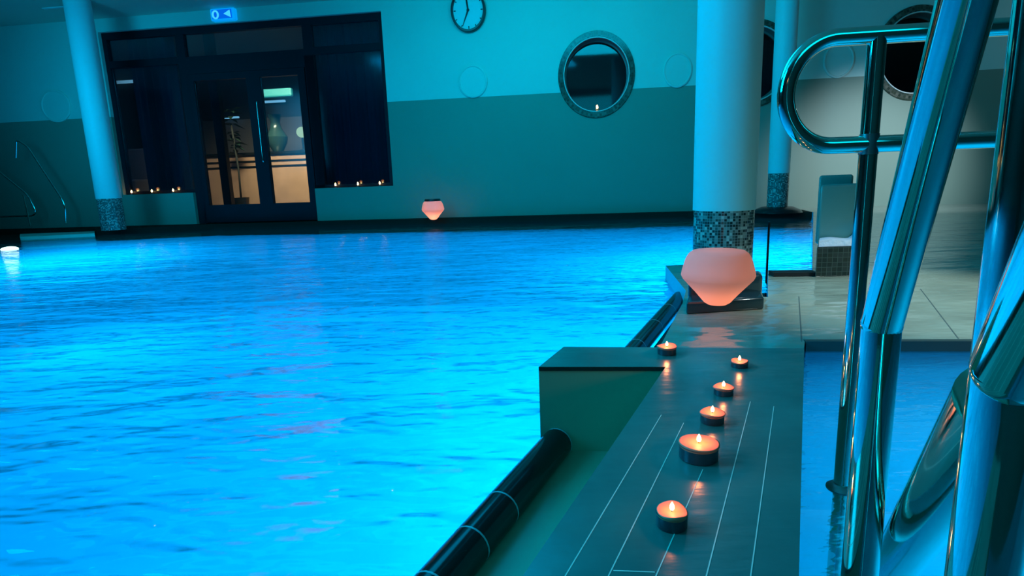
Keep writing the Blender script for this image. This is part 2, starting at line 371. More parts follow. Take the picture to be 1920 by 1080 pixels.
# black strip painted as the shadow line under the top edge of the projecting end
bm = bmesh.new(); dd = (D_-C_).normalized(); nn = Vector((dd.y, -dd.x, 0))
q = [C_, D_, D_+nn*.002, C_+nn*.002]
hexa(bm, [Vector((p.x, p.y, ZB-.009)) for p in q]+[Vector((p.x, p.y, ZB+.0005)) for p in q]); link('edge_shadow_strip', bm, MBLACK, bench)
def vpx(x, y): return P(x, y, ZB)
for (a, b) in (((1060, 1080), (1240, 778)), ((1141, 1080), (1282, 793)), ((1230, 1080), (1318, 880)), ((1324.4, 1080), (1407, 753)), ((1407.6, 1080), (1451, 762))):
    p, q = vpx(*a), vpx(*b); d = (q-p).normalized(); n = Vector((d.y, -d.x, 0))
    p = p-d*.6; bm = bmesh.new(); w0, w1 = .0009, .0006
    hexa(bm, [Vector((v.x, v.y, ZB-.001)) for v in (p-n*w0, q-n*w1, q+n*w1, p+n*w0)]+[Vector((v.x, v.y, ZB+.0004)) for v in (p-n*w0, q-n*w1, q+n*w1, p+n*w0)])
    link('grout_line', bm, MGROUT, bench)
bm = bmesh.new(); p, q = vpx(1150, 1071), vpx(1228, 1074); n = Vector((0, 1, 0))
hexa(bm, [Vector((v.x, v.y, ZB-.001)) for v in (p, q, q+n*.0016, p+n*.0016)]+[Vector((v.x, v.y, ZB+.0004)) for v in (p, q, q+n*.0016, p+n*.0016)]); link('grout_line', bm, MGROUT, bench)
# overflow channel floor between rim and bench
bm = bmesh.new(); prism(bm, [tuple(rim(-1.4, .028))[:2], tuple(rim(.62, .028))[:2], tuple(D_+(D_-C_)*.3)[:2], tuple(L2)[:2]], -.12, -.022)
struct(link('floor_channel', bm, MCHAN))
bm = bmesh.new(); prism(bm, [tuple(rim(.60, .040))[:2], tuple(rim(rlen, .040))[:2], tuple(rim(rlen, .13))[:2], tuple(rim(.60, .13))[:2]], -.3, -.02)
struct(link('trim_4', bm, MBLACK))

# ------------------------------------------------------------------ spa pool on the right
ZS = .052
sp = [B_+Vector((.0, 0, 0)), br_+Vector((0, .02, 0)), br_+edir*2.6, Vector((3.2, -1.2, 0)), R2]
bm = bmesh.new(); bm.faces.new([bm.verts.new((p.x, p.y, ZS)) for p in sp])
bmesh.ops.triangulate(bm, faces=bm.faces); bm.normal_update()
if sum(f.normal.z for f in bm.faces) < 0: bmesh.ops.reverse_faces(bm, faces=bm.faces)
o = link('spa_water', bm, water_mat('spa_water', (.75, .95, 1), bump=.8, dist=.02, sc=3, transp=.5, refl=.5))
tag(o, 'clear blue water of the small spa pool beneath the steel handrails', 'water', kind='stuff')
q = [br_, br_+edir*3]
bm = bmesh.new(); n = Vector((-edir.y, edir.x, 0))
MEDG2 = pbr('spa_edge_tile', (.05, .075, .07), .3)
hexa(bm, [Vector((v.x, v.y, .045)) for v in (q[0]-n*.012, q[1]-n*.012, q[1]+n*.012, q[0]+n*.012)]+[Vector((v.x, v.y, ZD+.003)) for v in (q[0]-n*.012, q[1]-n*.012, q[1]+n*.012, q[0]+n*.012)])
struct(link('trim_5', bm, MEDG2))
bm = bmesh.new()
hexa(bm, [Vector((v.x, v.y, -.62)) for v in (q[0]-n*.010, q[1]-n*.010, q[1]+n*.04, q[0]+n*.04)]+[Vector((v.x, v.y, .045)) for v in (q[0]-n*.010, q[1]-n*.010, q[1]+n*.04, q[0]+n*.04)])
struct(link('wall_spa', bm, pbr('spa_wall_tile', (.12, .5, .66), .5)))
bm = bmesh.new(); prism(bm, [tuple(B_)[:2], tuple(br_)[:2], tuple(br_+edir*3)[:2], (3.6, -1.4), tuple(R2)[:2]], -.62, -.5)
struct(link('floor_spa', bm, pbr('spa_basin_tile', (.12, .5, .66), .5, noise_amt=.08)))

# ------------------------------------------------------------------ back wall with openings
uL, uR = WL(207, 212)[0], WL(725.5, 182)[0]
zT = 3.04; zS = .575; uD0, uD1 = WL(362, 364)[0], WL(590, 353)[0]
ZC = 3.23
wins = []
for (cx, cy, l, r, t_, b_) in ((1118, 140, 1045, 1190, 58, 223),):
    pass
def winspec(cx, cy, hw, hh):
    u, z = WL(cx, cy); ru = (WL(cx+hw, cy)[0]-WL(cx-hw, cy)[0])/2; rz = (WL(cx, cy-hh)[1]-WL(cx, cy+hh)[1])/2
    return u, z, ru, rz
wins = [winspec(1118, 140.5, 72.5, 82.5), winspec(1412, 120, 76, 84), winspec(1718, 100, 82, 90)]
def fill_wall(name, outer, holes, mat, k0, k1):
    bm = bmesh.new()
    def loop(pts):
        vs = [bm.verts.new(W(u, k0, z)) for u, z in pts]
        for i in range(len(vs)): bm.edges.new((vs[i], vs[(i+1) % len(vs)]))
    loop(outer)
    for h in holes: loop(h)
    bmesh.ops.triangle_fill(bm, use_beauty=True, use_dissolve=False, edges=bm.edges[:])
    bm.normal_update()
    g = bmesh.ops.extrude_face_region(bm, geom=bm.faces[:])
    vs = [e for e in g['geom'] if isinstance(e, bmesh.types.BMVert)]
    bmesh.ops.translate(bm, verts=vs, vec=-N*(k1-k0))
    bmesh.ops.recalc_face_normals(bm, faces=bm.faces)
    return link(name, bm, mat)
outer = [(-10.5, -.2), (uD0, -.2), (uD0, zS), (uL, zS), (uL, zT), (uR, zT), (uR, zS), (uD1, zS), (uD1, -.2), (9, -.2), (9, ZC), (-10.5, ZC)]
holes = [[(u+ru*.84*cos(2*pi*i/64), z+rz*.84*sin(2*pi*i/64)) for i in range(64)] for u, z, ru, rz in wins]
struct(fill_wall('wall_back', outer, holes, MW, 0, .22))

for i, (u, z, ru, rz) in enumerate(wins):
    w = struct(empty('window_%d' % (i+1), W(u, .1, z-rz)))
    bm = bmesh.new(); wring(bm, u, z, [(ru, rz, .0), (ru*.985, rz*.985, -.022), (ru*.86, rz*.86, -.022), (ru*.855, rz*.855, -.012)]); link('mosaic_surround', bm, MMOSR, w, True, 30)
    bm = bmesh.new(); wring(bm, u, z, [(ru*.858, rz*.858, -.014), (ru*.852, rz*.852, -.03), (ru*.832, rz*.832, -.03), (ru*.826, rz*.826, -.014)]); link('window_frame', bm, MLIP, w, True, 30)
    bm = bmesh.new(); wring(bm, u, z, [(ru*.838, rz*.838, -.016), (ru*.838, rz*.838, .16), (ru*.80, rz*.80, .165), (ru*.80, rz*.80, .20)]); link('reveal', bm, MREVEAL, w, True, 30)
    bm = bmesh.new(); wdisc(bm, u, z, ru*.81, rz*.81, .18); link('pane', bm, MPANE2, w)

# shallow round wall plates
MPLATE = pbr('plate_paint', (.55, .74, .64), .5)
for (cx, cy, hw, hh, lab) in ((887, 153, 27, 31, 'shallow round wall plate below the clock'), (1270, 132, 27, 33, 'shallow round wall plate half hidden left of the large column'),
                              (1572, 113, 29, 34, 'shallow round wall plate seen through the looped steel handrail'), (106, 199, 28, 31, 'shallow round wall plate left of the slim column by the entrance')):
    u, z, ru, rz = winspec(cx, cy, hw, hh)
    r = empty('wall_plate', W(u, 0, z-rz), lab, 'wall plate')
    bm = bmesh.new(); wring(bm, u, z, [(ru*1.0, rz*1.0, .0), (ru, rz, -.02), (ru*.96, rz*.96, -.026), (ru*.90, rz*.90, -.026), (ru*.87, rz*.87, -.016)], 48); link('rim', bm, MPLATE, r, True, 40)
    bm = bmesh.new(); wdisc(bm, u, z, ru*.875, rz*.875, -.016, 48); link('face', bm, MPLATE, r)

# ------------------------------------------------------------------ entrance: glazed door unit
door = struct(empty('door_1', W((uD0+uD1)/2, .1, ZD)))
k0, k1 = .06, .14
um0, um1 = WL(333, 90)[0], WL(572, 70)[0]
def fr(name, u0, u1, z0, z1, par=door, ka=k0, kb=k1, mat=MFRAME):
    bm = bmesh.new(); wbox(bm, u0, u1, ka, kb, z0, z1); return link(name, bm, mat, par)
zTr = WL(325, 112)[1]; zHd = WL(430, 133)[1]
fr('head_rail', uL, uR, zT-.10, zT); fr('jamb', uL, uL+.07, zS, zT-.10); fr('jamb', uR-.07, uR, zS, zT-.10)
fr('mullion', um0-.07, um0+.07, ZD, zT-.10); fr('mullion', um1-.07, um1+.07, ZD, zT-.10)
fr('jamb', uD0, um0-.07, ZD, zTr-.05) ; fr('jamb', um1+.07, uD1, ZD, zTr-.05)
fr('transom', uL+.07, um0-.07, zTr-.05, zTr+.05); fr('transom', um1+.07, uR-.07, zTr-.04, zTr+.06); fr('transom', um0+.07, um1-.07, zHd, zTr+.04)
fr('sill_rail', uL+.07, uD0, zS, zS+.05); fr('sill_rail', uD1, uR-.07, zS, zS+.05)
for a, b, c, d in ((uL+.07, um0-.07, zTr+.05, zT-.1), (um0+.07, um1-.07, zTr+.04, zT-.1), (um1+.07, uR-.07, zTr+.06, zT-.1), (uL+.07, uD0, zS+.05, zTr-.05), (uD1, uR-.07, zS+.05, zTr-.04)):
    fr('pane', a, b, c, d, ka=.095, kb=.103, mat=MPANE)
def uat(x, y=250): return WL(x, y)[0]
# two leaves
zk = WL(430, 384)[1]
for (x0, x1, bars) in ((358, 481, ((398, 415),)), (481, 578, ())):
    ua, ub = uat(x0), uat(x1)
    leaf = fr('door_leaf', ua, ub, ZD+.01, zk)
    fr('stile', ua, ua+.11, zk, zHd-.003, leaf); fr('stile', ub-.11, ub, zk, zHd-.003, leaf); fr('top_rail', ua+.11, ub-.11, zHd-.10, zHd-.003, leaf)
    fr('pane', ua+.11, ub-.11, zk, zHd-.10, leaf, .095, .103, MPANE)
    if x0 == 358: continue
    hu = ua+.06
    bm = bmesh.new(); tube(bm, fillet([W(hu, .06, 1.0), W(hu, -.01, 1.0), W(hu, -.01, 1.9), W(hu, .06, 1.9)], .03), .008, 10); link('door_handle', bm, MSTEEL, leaf, True, 40)
struct(door)

# ------------------------------------------------------------------ hall behind the glass
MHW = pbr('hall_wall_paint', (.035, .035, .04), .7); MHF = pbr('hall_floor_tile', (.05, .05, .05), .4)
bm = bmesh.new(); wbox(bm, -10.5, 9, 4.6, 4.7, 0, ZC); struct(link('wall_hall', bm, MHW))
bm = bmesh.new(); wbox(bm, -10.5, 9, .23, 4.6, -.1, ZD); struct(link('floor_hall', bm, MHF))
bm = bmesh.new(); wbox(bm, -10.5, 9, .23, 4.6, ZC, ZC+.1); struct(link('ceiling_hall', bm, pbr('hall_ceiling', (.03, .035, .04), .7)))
def hb(x0, y0, x1, y1, k):        # pixel rectangle on a plane k behind the wall -> u0,u1,z0,z1
    a = WL(x0, (y0+y1)/2, k)[0]; b = WL(x1, (y0+y1)/2, k)[0]; t = WL((x0+x1)/2, y0, k)[1]; q = WL((x0+x1)/2, y1, k)[1]
    return a, b, q, t
MWOOD = pbr('counter_wood', (.36, .19, .13), .5, noise_amt=.12, nscale=4)
bm = bmesh.new(); wbox(bm, WL(409, 300, .8)[0], WL(424, 300, .8)[0], .8, .9, ZD, ZC); struct(link('trim_7', bm, MBLACK))
dk = empty('reception_desk', W(-4.6, 3.2, ZD), 'orange brown wooden reception desk seen through the entrance doors', 'desk')
a, b, q, t_ = hb(385, 287, 640, 392, 2.9)
bm = bmesh.new(); wbox(bm, a, b, 2.9, 3.5, ZD, t_-.02); link('front_panel', bm, MWOOD, dk)
bm = bmesh.new(); wbox(bm, a-.02, b+.02, 2.86, 3.54, t_-.02, t_+.03); link('counter_top', bm, MBLACK, dk)
g = WL(500, 300, 2.9)[1]
for dz in (0, -.11):
    bm = bmesh.new(); wbox(bm, a, b, 2.885, 2.9, g+dz-.03, g+dz); link('inlay_strip', bm, MBLACK, dk)
a, b, q, t_ = hb(385, 222, 610, 285, 4.5)
bm = bmesh.new(); wbox(bm, a, b, 4.45, 4.6, q-.3, t_); tag(link('wall_panel', bm, pbr('grey_panel', (.14, .12, .12), .6)), 'grey brown back panel above the wooden reception desk', 'panel')
for (x0, y0, x1, y1, k, lab) in ((202, 151, 250, 156, 3.0, 'white tube light left in the narrow side window'), (361, 142, 379, 147, 3.0, 'short white tube light seen top left through the doors'), (392, 140, 434, 147, 3.0, 'longer white tube light behind the left door leaf'),
                             (512, 132, 552, 136, 3.0, 'thin white tube light behind the top of the right door leaf'), (583, 129, 599, 133, 3.0, 'short white tube light in the right side window'), (491, 188, 533, 192, 4.4, 'lower white tube light behind the right door leaf'),
                             (410, 219, 446, 222, 4.3, 'thin shelf light above the grey hall panel')):
    a, b, q, t_ = hb(x0, y0, x1, y1, k); bm = bmesh.new(); wbox(bm, a, b, k, k+.06, q, t_)
    tag(link('tube_light', bm, MWHITE), lab, 'ceiling light', 'tube lights in the hall behind the entrance')
a, b, q, t_ = hb(476, 166, 546, 182, 2.4)
bm = bmesh.new(); wbox(bm, a, b, 2.4, 2.5, q, t_); bevel(bm, .03)
tag(link('hanging_panel', bm, pbr('teal_panel', (.02, .16, .18), .4, emis=(0, .35, .35), estr=.35)), 'lit teal panel hanging behind the right door leaf', 'panel')
# blue reflections in the entrance glass, built as glowing boxes in the hall
for (x0, y0, x1, y1, k, lab) in ((468, 132, 500, 141, 2.2, 'glowing blue box standing for a sign reflected at the top of the doors'), (246, 93, 272, 108, 2.2, 'glowing blue box standing for a reflection in the left side window'), (220, 98, 232, 106, 2.4, 'small dim blue box standing for a reflection at the left edge of the side window')):
    a, b, q, t_ = hb(x0, y0, x1, y1, k); bm = bmesh.new(); wbox(bm, a, b, k, k+.05, q, t_); bevel(bm, .012)
    tag(link('glass_reflection', bm, emit('blue_reflection_%d' % x0, (.02, .08, 1), .9 if x0 == 468 else .25)), lab, 'lamp')
MCUR = pbr('curtain_cloth', (.02, .035, .06), .9)
for (xa, xb, lab) in ((264, 350, 'dark blue curtain hanging behind the left side window'), (604, 748, 'dark blue curtain hanging behind the right side window')):
    ua_, ub_ = WL(xa, 250, .5)[0], WL(xb, 250, .5)[0]; bm = bmesh.new(); nn_ = int((ub_-ua_)/.02); rows = []
    for i in range(nn_+1):
        uu_ = ua_+(ub_-ua_)*i/nn_; kk = .5+.035*sin(i*.9)+.01*sin(i*.37)
        rows.append([bm.verts.new(W(uu_, kk+dk_, z_)) for dk_, z_ in ((0, ZD+.01), (0, 3.1), (.012, 3.1), (.012, ZD+.01))])
    for i in range(nn_):
        for j in range(4): bm.faces.new((rows[i][j], rows[i+1][j], rows[i+1][(j+1) % 4], rows[i][(j+1) % 4]))
    bm.faces.new(rows[0]); bm.faces.new(rows[-1][::-1])
    tag(link('curtain', bm, MCUR, None, True, 60), lab, 'curtain')
# globe lamp
gp = W(WL(566, 248, 3.2)[0], 3.2, WL(566, 248, 3.2)[1])
gl = empty('globe_lamp', gp, 'warm glowing globe lamp standing on the reception desk', 'lamp')
bm = bmesh.new(); bmesh.ops.create_uvsphere(bm, u_segments=24, v_segments=16, radius=.11); bmesh.ops.translate(bm, verts=bm.verts, vec=gp); link('globe', bm, emit('globe_glow', (1, .75, .35), 1.2), gl, True)
bm = bmesh.new(); zt = WL(500, 287, 2.9)[1]+.03; lathe(bm, [(.08, 0), (.08, .02), (.02, .04), (.02, gp.z-zt-.09)], (gp.x, gp.y, zt), 20); link('stem', bm, MBLACK, gl, True, 40)
# vase on the desk
a, b, q, t_ = hb(497, 215, 540, 288, 3.1); vp = W((a+b)/2, 3.1, 0)
bm = bmesh.new(); z0 = zt; hh = t_-z0
lathe(bm, [(.0, 0), (.10, 0), (.20, hh*.25), (.22, hh*.4), (.12, hh*.62), (.09, hh*.8), (.14, hh), (.12, hh), (.07, hh*.8), (.0, hh*.5)], (vp.x, vp.y, z0), 28)
tag(link('vase', bm, pbr('dark_glass_vase', (.02, .05, .05), .2), None, True, 40), 'large dark bulbous vase on the reception desk', 'vase')
# potted plant silhouette behind left leaf
pp = W(WL(436, 240, 2.6)[0], 2.6, 0); pl = empty('potted_plant', Vector((pp.x, pp.y, ZD)), 'tall dark potted plant in front of the reception desk', 'plant')
bm = bmesh.new(); lathe(bm, [(0, 0), (.12, 0), (.16, .35), (.14, .35), (.13, .3), (0, .3)], (pp.x, pp.y, ZD), 24); link('pot', bm, MBLACK, pl, True, 40)
bm = bmesh.new(); tube(bm, [(pp.x, pp.y, .3), (pp.x+.02, pp.y, 1.0), (pp.x-.02, pp.y, 1.9)], .02, 8); link('stem', bm, MWICK, pl, True)
bm = bmesh.new()
for i in range(46):
    z = random.uniform(1.25, 2.2); a = random.uniform(0, 6.28); l = random.uniform(.12, .26); dv = Vector((cos(a), sin(a), random.uniform(-.3, .5))).normalized()
    b0 = Vector((pp.x, pp.y, z)); s = dv.cross(Vector((0, 0, 1))).normalized()*l*.22
    vs = [bm.verts.new(b0), bm.verts.new(b0+dv*l*.5+s), bm.verts.new(b0+dv*l-Vector((0, 0, l*.25))), bm.verts.new(b0+dv*l*.5-s)]
    bm.faces.new(vs)
link('foliage', bm, pbr('dark_leaf', (.01, .03, .02), .5), pl)
# armchair in left side window
a, b, q, t_ = hb(200, 232, 242, 300, 1.6)
ac = empty('armchair', W((a+b)/2, 1.7, ZD), 'pale grey armchair seen through the narrow left side window', 'armchair')
MGREY = pbr('grey_upholstery', (.22, .20, .24), .7)
for nm, (ua, ub, ka, kb, za, zb) in {'seat': (a, b, 1.5, 2.1, .42, .62), 'backrest': (a, b, 2.05, 2.25, .55, 1.45), 'base': (a+.05, b-.05, 1.55, 2.1, ZD, .42)}.items():
    bm = bmesh.new(); wbox(bm, ua, ub, ka, kb, za, zb); bevel(bm, .04, 3); link(nm, bm, MGREY, ac, True, 40)
for s_ in (a-.06, b-.04):
    bm = bmesh.new(); wbox(bm, s_, s_+.12, 1.5, 2.2, .2, .85); bevel(bm, .04, 3); link('armrest', bm, MGREY, ac, True, 40)

# ------------------------------------------------------------------ room shell
bm = bmesh.new(); prism(bm, [(-12.5, -3.5), (11, -3.5), tuple(W(9.6, .2, 0))[:2], tuple(W(-12, .2, 0))[:2]], ZC, ZC+.15); struct(link('ceiling', bm, MCEIL))
wl0, wr0 = W(-10.6, .1, 0), W(8.8, .1, 0)
bm = bmesh.new(); prism(bm, [(wl0.x, wl0.y), (-10.9, -3), (-11.1, -3), (wl0.x-.2, wl0.y)], ZF, ZC); struct(link('wall_left', bm, MSIDE))
bm = bmesh.new(); prism(bm, [(wr0.x, wr0.y), (9.0, -3), (9.2, -3), (wr0.x+.2, wr0.y)], ZF, ZC); struct(link('wall_right', bm, MSIDE))
bm = bmesh.new(); prism(bm, [(-11.1, -3.2), (9.2, -3.2), (9.2, -3), (-11.1, -3)], ZF, ZC); struct(link('wall_rear', bm, MSIDE))
# pale bar standing for the streak of light reflected on the ceiling
c1 = P(118, 13, ZC) if False else None
d = ray(105, 13.5); tt = (ZC-H)/d.z; cpos = EYE+d*tt
bm = bmesh.new(); obox(bm, cpos, U, N, .42, .05, ZC-.012, ZC+.001); bevel(bm, .004)
tag(link('ceiling_streak', bm, MCOL), 'small pale bar standing for a streak of light on the ceiling above the left wall', 'ceiling streak')

# ------------------------------------------------------------------ columns
def column(c, r, zm, lab, z0=ZD, rb=None):
    col = empty('column', Vector((c.x, c.y, z0)), lab, 'column')
    bm = bmesh.new(); lathe(bm, [(r, zm), (r, ZC)], (c.x, c.y, 0), 64); link('shaft', bm, MCOL, col, True, 60)
    bm = bmesh.new(); rb = rb or r*.97; lathe(bm, [(rb+.0, z0), (rb, zm), ], (c.x, c.y, 0), 64, uvs=True); link('mosaic_base', bm, MMOS, col, True, 60)
    bm = bmesh.new(); lathe(bm, [(r, zm), (rb-.005, zm)], (c.x, c.y, 0), 64); link('edge_ring', bm, MCOL, col)
    return col
rBig = 109/2/F*(cb-EYE).dot(FW)*1.0
dz = VPl(1353, 393, cb, RI.cross(Vector((0,0,1))).cross(Vector((0,0,1))).normalized()).z
column(cb, rBig, dz, 'thick round column behind the large glowing lantern with speckled mosaic base')
cl = P(214, 432, ZD)
cl = W(WL(214, 431)[0], -.22, ZD); cl = P(214, 431, ZD)
zz = VPl(213, 372, cl, U).z
column(cl, .162, zz, 'slim leaning-looking round column left of the entrance doors')
c3 = P(1456.5, 398, ZD); zz3 = VPl(1456, 325, c3, U).z
column(c3, 37.5/2/F*(c3-EYE).dot(FW), zz3, 'slim round column with mosaic base right of the thick column')
bm = bmesh.new(); lathe(bm, [(0, 0), (.30, 0), (.28, .03), (.19, .07), (.15, .075), (0, .075)], (c3.x, c3.y, ZD), 40)
tag(link('column_foot_disc', bm, MBLACK, None, True, 40), 'flat black disc on the deck around the foot of the slim right column', 'collar')  # plain black disc around the column foot

# ------------------------------------------------------------------ exit sign
uS, zS2 = WL(422, 24); 
u0s, u1s = WL(400, 24)[0], WL(445, 22)[0]; zb_, zt_ = zT+.012, ZC-.012
es = empty('exit_sign', W(uS, -.06, zb_), 'glowing blue emergency exit sign mounted above the entrance doors', 'sign')
bm = bmesh.new(); wbox(bm, u0s, u1s, -.09, 0, zb_, zt_); bevel(bm, .02, 3); link('housing', bm, pbr('sign_housing', (.15, .4, .6), .3, emis=(0, .32, .9), estr=.8), es, True, 40)
bm = bmesh.new(); wbox(bm, u0s+.035, u1s-.035, -.097, -.09, zb_+.02, zt_-.02); bevel(bm, .003); link('panel', bm, emit('sign_blue', (0, .13, .8), 1.0), es)
um = (u0s+u1s)/2; zm_ = (zb_+zt_)/2
bm = bmesh.new(); wring(bm, um-.10, zm_-.005, [(.055, .062, -.0975), (.055, .062, -.101), (.025, .04, -.101), (.025, .04, -.0975)], 28); link('oval_symbol', bm, emit('sign_light', (.05, .55, 1), 1.2), es)
bm = bmesh.new()
tri = [(um+.03, zm_-.0), (um+.13, zm_+.05), (um+.14, zm_-.055)]
v0 = [bm.verts.new(W(a, -.0975, b)) for a, b in tri]; v1 = [bm.verts.new(W(a, -.101, b)) for a, b in tri]
bm.faces.new(v0); bm.faces.new(v1)
for i in range(3): bm.faces.new((v0[i], v0[(i+1) % 3], v1[(i+1) % 3], v1[i]))
link('arrow_symbol', bm, bpy.data.materials['sign_light'], es)

# ------------------------------------------------------------------ clock
u, z, ru, rz = winspec(879, 21, 32.3, 41.5)
ck = empty('wall_clock', W(u, 0, z-rz), 'round wall clock with black rim showing seven o clock', 'clock')
bm = bmesh.new(); wring(bm, u, z, [(ru, rz, 0), (ru, rz, -.07), (ru*.97, rz*.97, -.085), (ru*.88, rz*.88, -.085), (ru*.86, rz*.86, -.05)]); link('rim', bm, MBLACK, ck, True, 30)
bm = bmesh.new(); wdisc(bm, u, z, ru*.875, rz*.875, -.05); link('dial', bm, MCOL, ck)
def wbar(bm, p, q, w0, w1, k0, k1):
    a, b = Vector(p), Vector(q); d = (b-a).normalized(); n = Vector((-d.y, d.x))
    pts = [a-n*w0, b-n*w1, b+n*w1, a+n*w0]
    hexa(bm, [W(t.x, k0, t.y) for t in pts]+[W(t.x, k1, t.y) for t in pts])
for i in range(12):
    a = i*pi/6; bm = bmesh.new()
    f0 = .72 if i % 3 == 0 else .76
    wbar(bm, (u+ru*f0*sin(a), z+rz*f0*cos(a)), (u+ru*.84*sin(a), z+rz*.84*cos(a)), .006, .006, -.052, -.05); link('hour_mark', bm, MFRAME, ck)
bm = bmesh.new(); a = radians(206); wbar(bm, (u, z), (u+ru*.80*sin(a), z+rz*.80*cos(a)), .014, .004, -.058, -.055); link('clock_hand', bm, MBLACK, ck)
bm = bmesh.new(); a = radians(-8); wbar(bm, (u, z), (u+ru*.78*sin(a), z+rz*.78*cos(a)), .012, .010, -.062, -.059); link('clock_hand', bm, MBLACK, ck)
bm = bmesh.new(); wdisc(bm, u, z, .02, .02, -.064, 20); link('hub', bm, MBLACK, ck)

# ------------------------------------------------------------------ tea lights
LIGHTS = []
def lamp(kind, name, loc, power, color, size=.05, **kw):
    l = bpy.data.lights.new(name, kind); l.energy = power; l.color = color
    if kind in ('POINT', 'SPOT'): l.shadow_soft_size = size
    o = bpy.data.objects.new(name, l); COL.objects.link(o); o.location = loc
    for k_, v in kw.items(): setattr(l, k_, v)
    return o
def candle(loc, dia, hgt, label, group, wav=0, seed=0, fl=1.0, power=.02):
    rnd = random.Random(seed); r = dia/2; x, y, z = loc
    c = empty('candle', Vector(loc), label, 'candle', group)
    bm = bmesh.new(); lathe(bm, [(0, 0), (r*.93, 0), (r*.97, hgt*.06), (r*.97, hgt*.93), (r*1.02, hgt*.97), (r*1.02, hgt), (r*.93, hgt), (r*.92, hgt*.8), (0, hgt*.8)], loc, 36); link('cup', bm, MCUP, c, True, 40)
    bm = bmesh.new(); n = 36; rings = []
    ph = rnd.uniform(0, 6)
    for j, (f, dzz) in enumerate(((.98, .84), (1.02, .99), (1.03, 1.04), (.95, 1.07), (.6, 1.03), (.25, 1.02), (0.0, 1.03))):
        if f == 0: rings.append([bm.verts.new((x, y, z+hgt*dzz))]); continue
        ring = []
        for k in range(n):
            a = 2*pi*k/n; lift = wav*(max(0, cos(a-ph))**3 + .7*max(0, cos(a-ph-2.6))**4)*f*f if j > 1 else 0
            rr = r*f*(1+(.06*wav*sin(2*a+ph) if j in (1, 2, 3) else 0))
            ring.append(bm.verts.new((x+rr*cos(a), y+rr*sin(a), z+hgt*(dzz+lift*.22))))
        rings.append(ring)
    for i in range(len(rings)-1):
        for k in range(n):
            if len(rings[i+1]) == 1: bm.faces.new((rings[i][k], rings[i][(k+1) % n], rings[i+1][0]))
            else: bm.faces.new((rings[i][k], rings[i][(k+1) % n], rings[i+1][(k+1) % n], rings[i+1][k]))
    link('wax', bm, MWAX, c, True)
    bm = bmesh.new(); tube(bm, [(x, y, z+hgt*1.0), (x+.0003, y, z+hgt+.005*fl)], .0007*fl, 8); link('wick', bm, MWICK, c)
    bm = bmesh.new(); s = fl; lathe(bm, [(0, 0), (.0020*s, .0008*s), (.0030*s, .003*s), (.0028*s, .006*s), (.0014*s, .0092*s), (0, .0115*s)], (x, y, z+hgt+.002*s), 16); link('flame', bm, MFLAME, c, True)
    l = lamp('POINT', 'candle_glow', (x, y, z+hgt+.014*s), power, (1, .26, .08), .004 if dia < .05 and fl < 2 or fl < 2 else .02); 
    l.parent = c; l.location = (0, 0, hgt+.014*s)
    return c
G = 'lit candles on the tiled bench'
def cz(x, y, dia): # base front pixel -> base centre
    p = P(x, y, ZB); v = Vector((p.x, p.y, 0)).normalized(); return p + v*dia*.5
specs = [((1250, 668), .046, .017, 'lit candle at the far left corner of the bench, the farthest from the camera', 1.0, 1),
         ((1386, 692), .038, .012, 'small lit candle second farthest along the bench, nearest its right edge', 1.2, 2),
         ((1356, 745), .038, .0135, 'small lit candle third from the far end of the bench', 1.2, 3),
         ((1335, 800), .041, .0165, 'lit candle fourth from the far end, just behind the widest one', 1.0, 4),
         ((1309, 875), .060, .0235, 'widest lit candle, flat topped, second nearest to the camera', .25, 5),
         ((1259, 1002), .039, .0185, 'lit candle nearest to the camera with an uneven wax rim', 1.0, 6)]
for (px, dia, h_, lab, wav, sd) in specs:
    candle(cz(*px, dia), dia, h_, lab, G, wav, sd, .8 + dia*6, power=.05*(dia/.038)**2)
# candles on the sills of the entrance and the first porthole
sill = [((245, 366.5), 'lit sill candle nearest the slim left column'), ((283, 364.5), 'middle lit candle on the sill left of the doors'), ((323, 362.5), 'lit sill candle closest to the left of the doors'),
        ((628, 352.5), 'lit sill candle closest to the right of the doors'), ((670, 350), 'middle lit candle on the sill right of the doors'), ((711, 348.5), 'lit candle at the right end of the sill right of the doors')]
for i, ((px, py), lab) in enumerate(sill):
    u = WL(px, py)[0]; p = W(u, .03, zS); candle(tuple(p), .035, .02, lab, 'lit candles on the entrance sills', 0, i, 4.2, power=.06)
u, z, ru, rz = wins[0]; uu = WL(1120, 210)[0]; p = W(uu, .08, z-rz*.838*sqrt(1-((uu-u)/(ru*.838))**2)+.002)
candle(tuple(p), .06, .03, 'lit candle standing in the bottom of the left round window', None, 0, 9, 5.0, power=.25)

# ------------------------------------------------------------------ glowing lanterns
def shade_mat():
    m, nt, o = M('lantern_shade'); d = nt.nodes.new('ShaderNodeBsdfDiffuse'); d.inputs[0].default_value = (.62, .60, .58, 1)
    t = nt.nodes.new('ShaderNodeBsdfTranslucent'); t.inputs[0].default_value = (.95, .55, .42, 1)
    x = nt.nodes.new('ShaderNodeMixShader'); x.inputs[0].default_value = .5; nt.links.new(d.outputs[0], x.inputs[1]); nt.links.new(t.outputs[0], x.inputs[2])
    nt.links.new(x.outputs[0], o.inputs[0]); return m
MSH = shade_mat()
def lantern(base, wid, hgt, lab, power, block=None):
    x, y, z = base; c = empty('lantern', Vector(base), lab, 'lantern', None)
    r = wid/2
    prof = [(0, .0), (.14, .003), (.26, .02), (.36, .06), (.62, .26), (.95, .49), (1.0, .56), (.97, .66), (.88, .86), (.80, .95), (.70, 1.0), (0, 1.0)]
    bm = bmesh.new(); lathe(bm, [(a*r, b*hgt) for a, b in prof], base, 56); link('shade', bm, MSH, c, True, 50)
    l = lamp('POINT', 'lantern_bulb', (0, 0, 0), power, (1, .40, .22), .02); l.parent = c; l.location = (0, 0, hgt*.36)
    return c
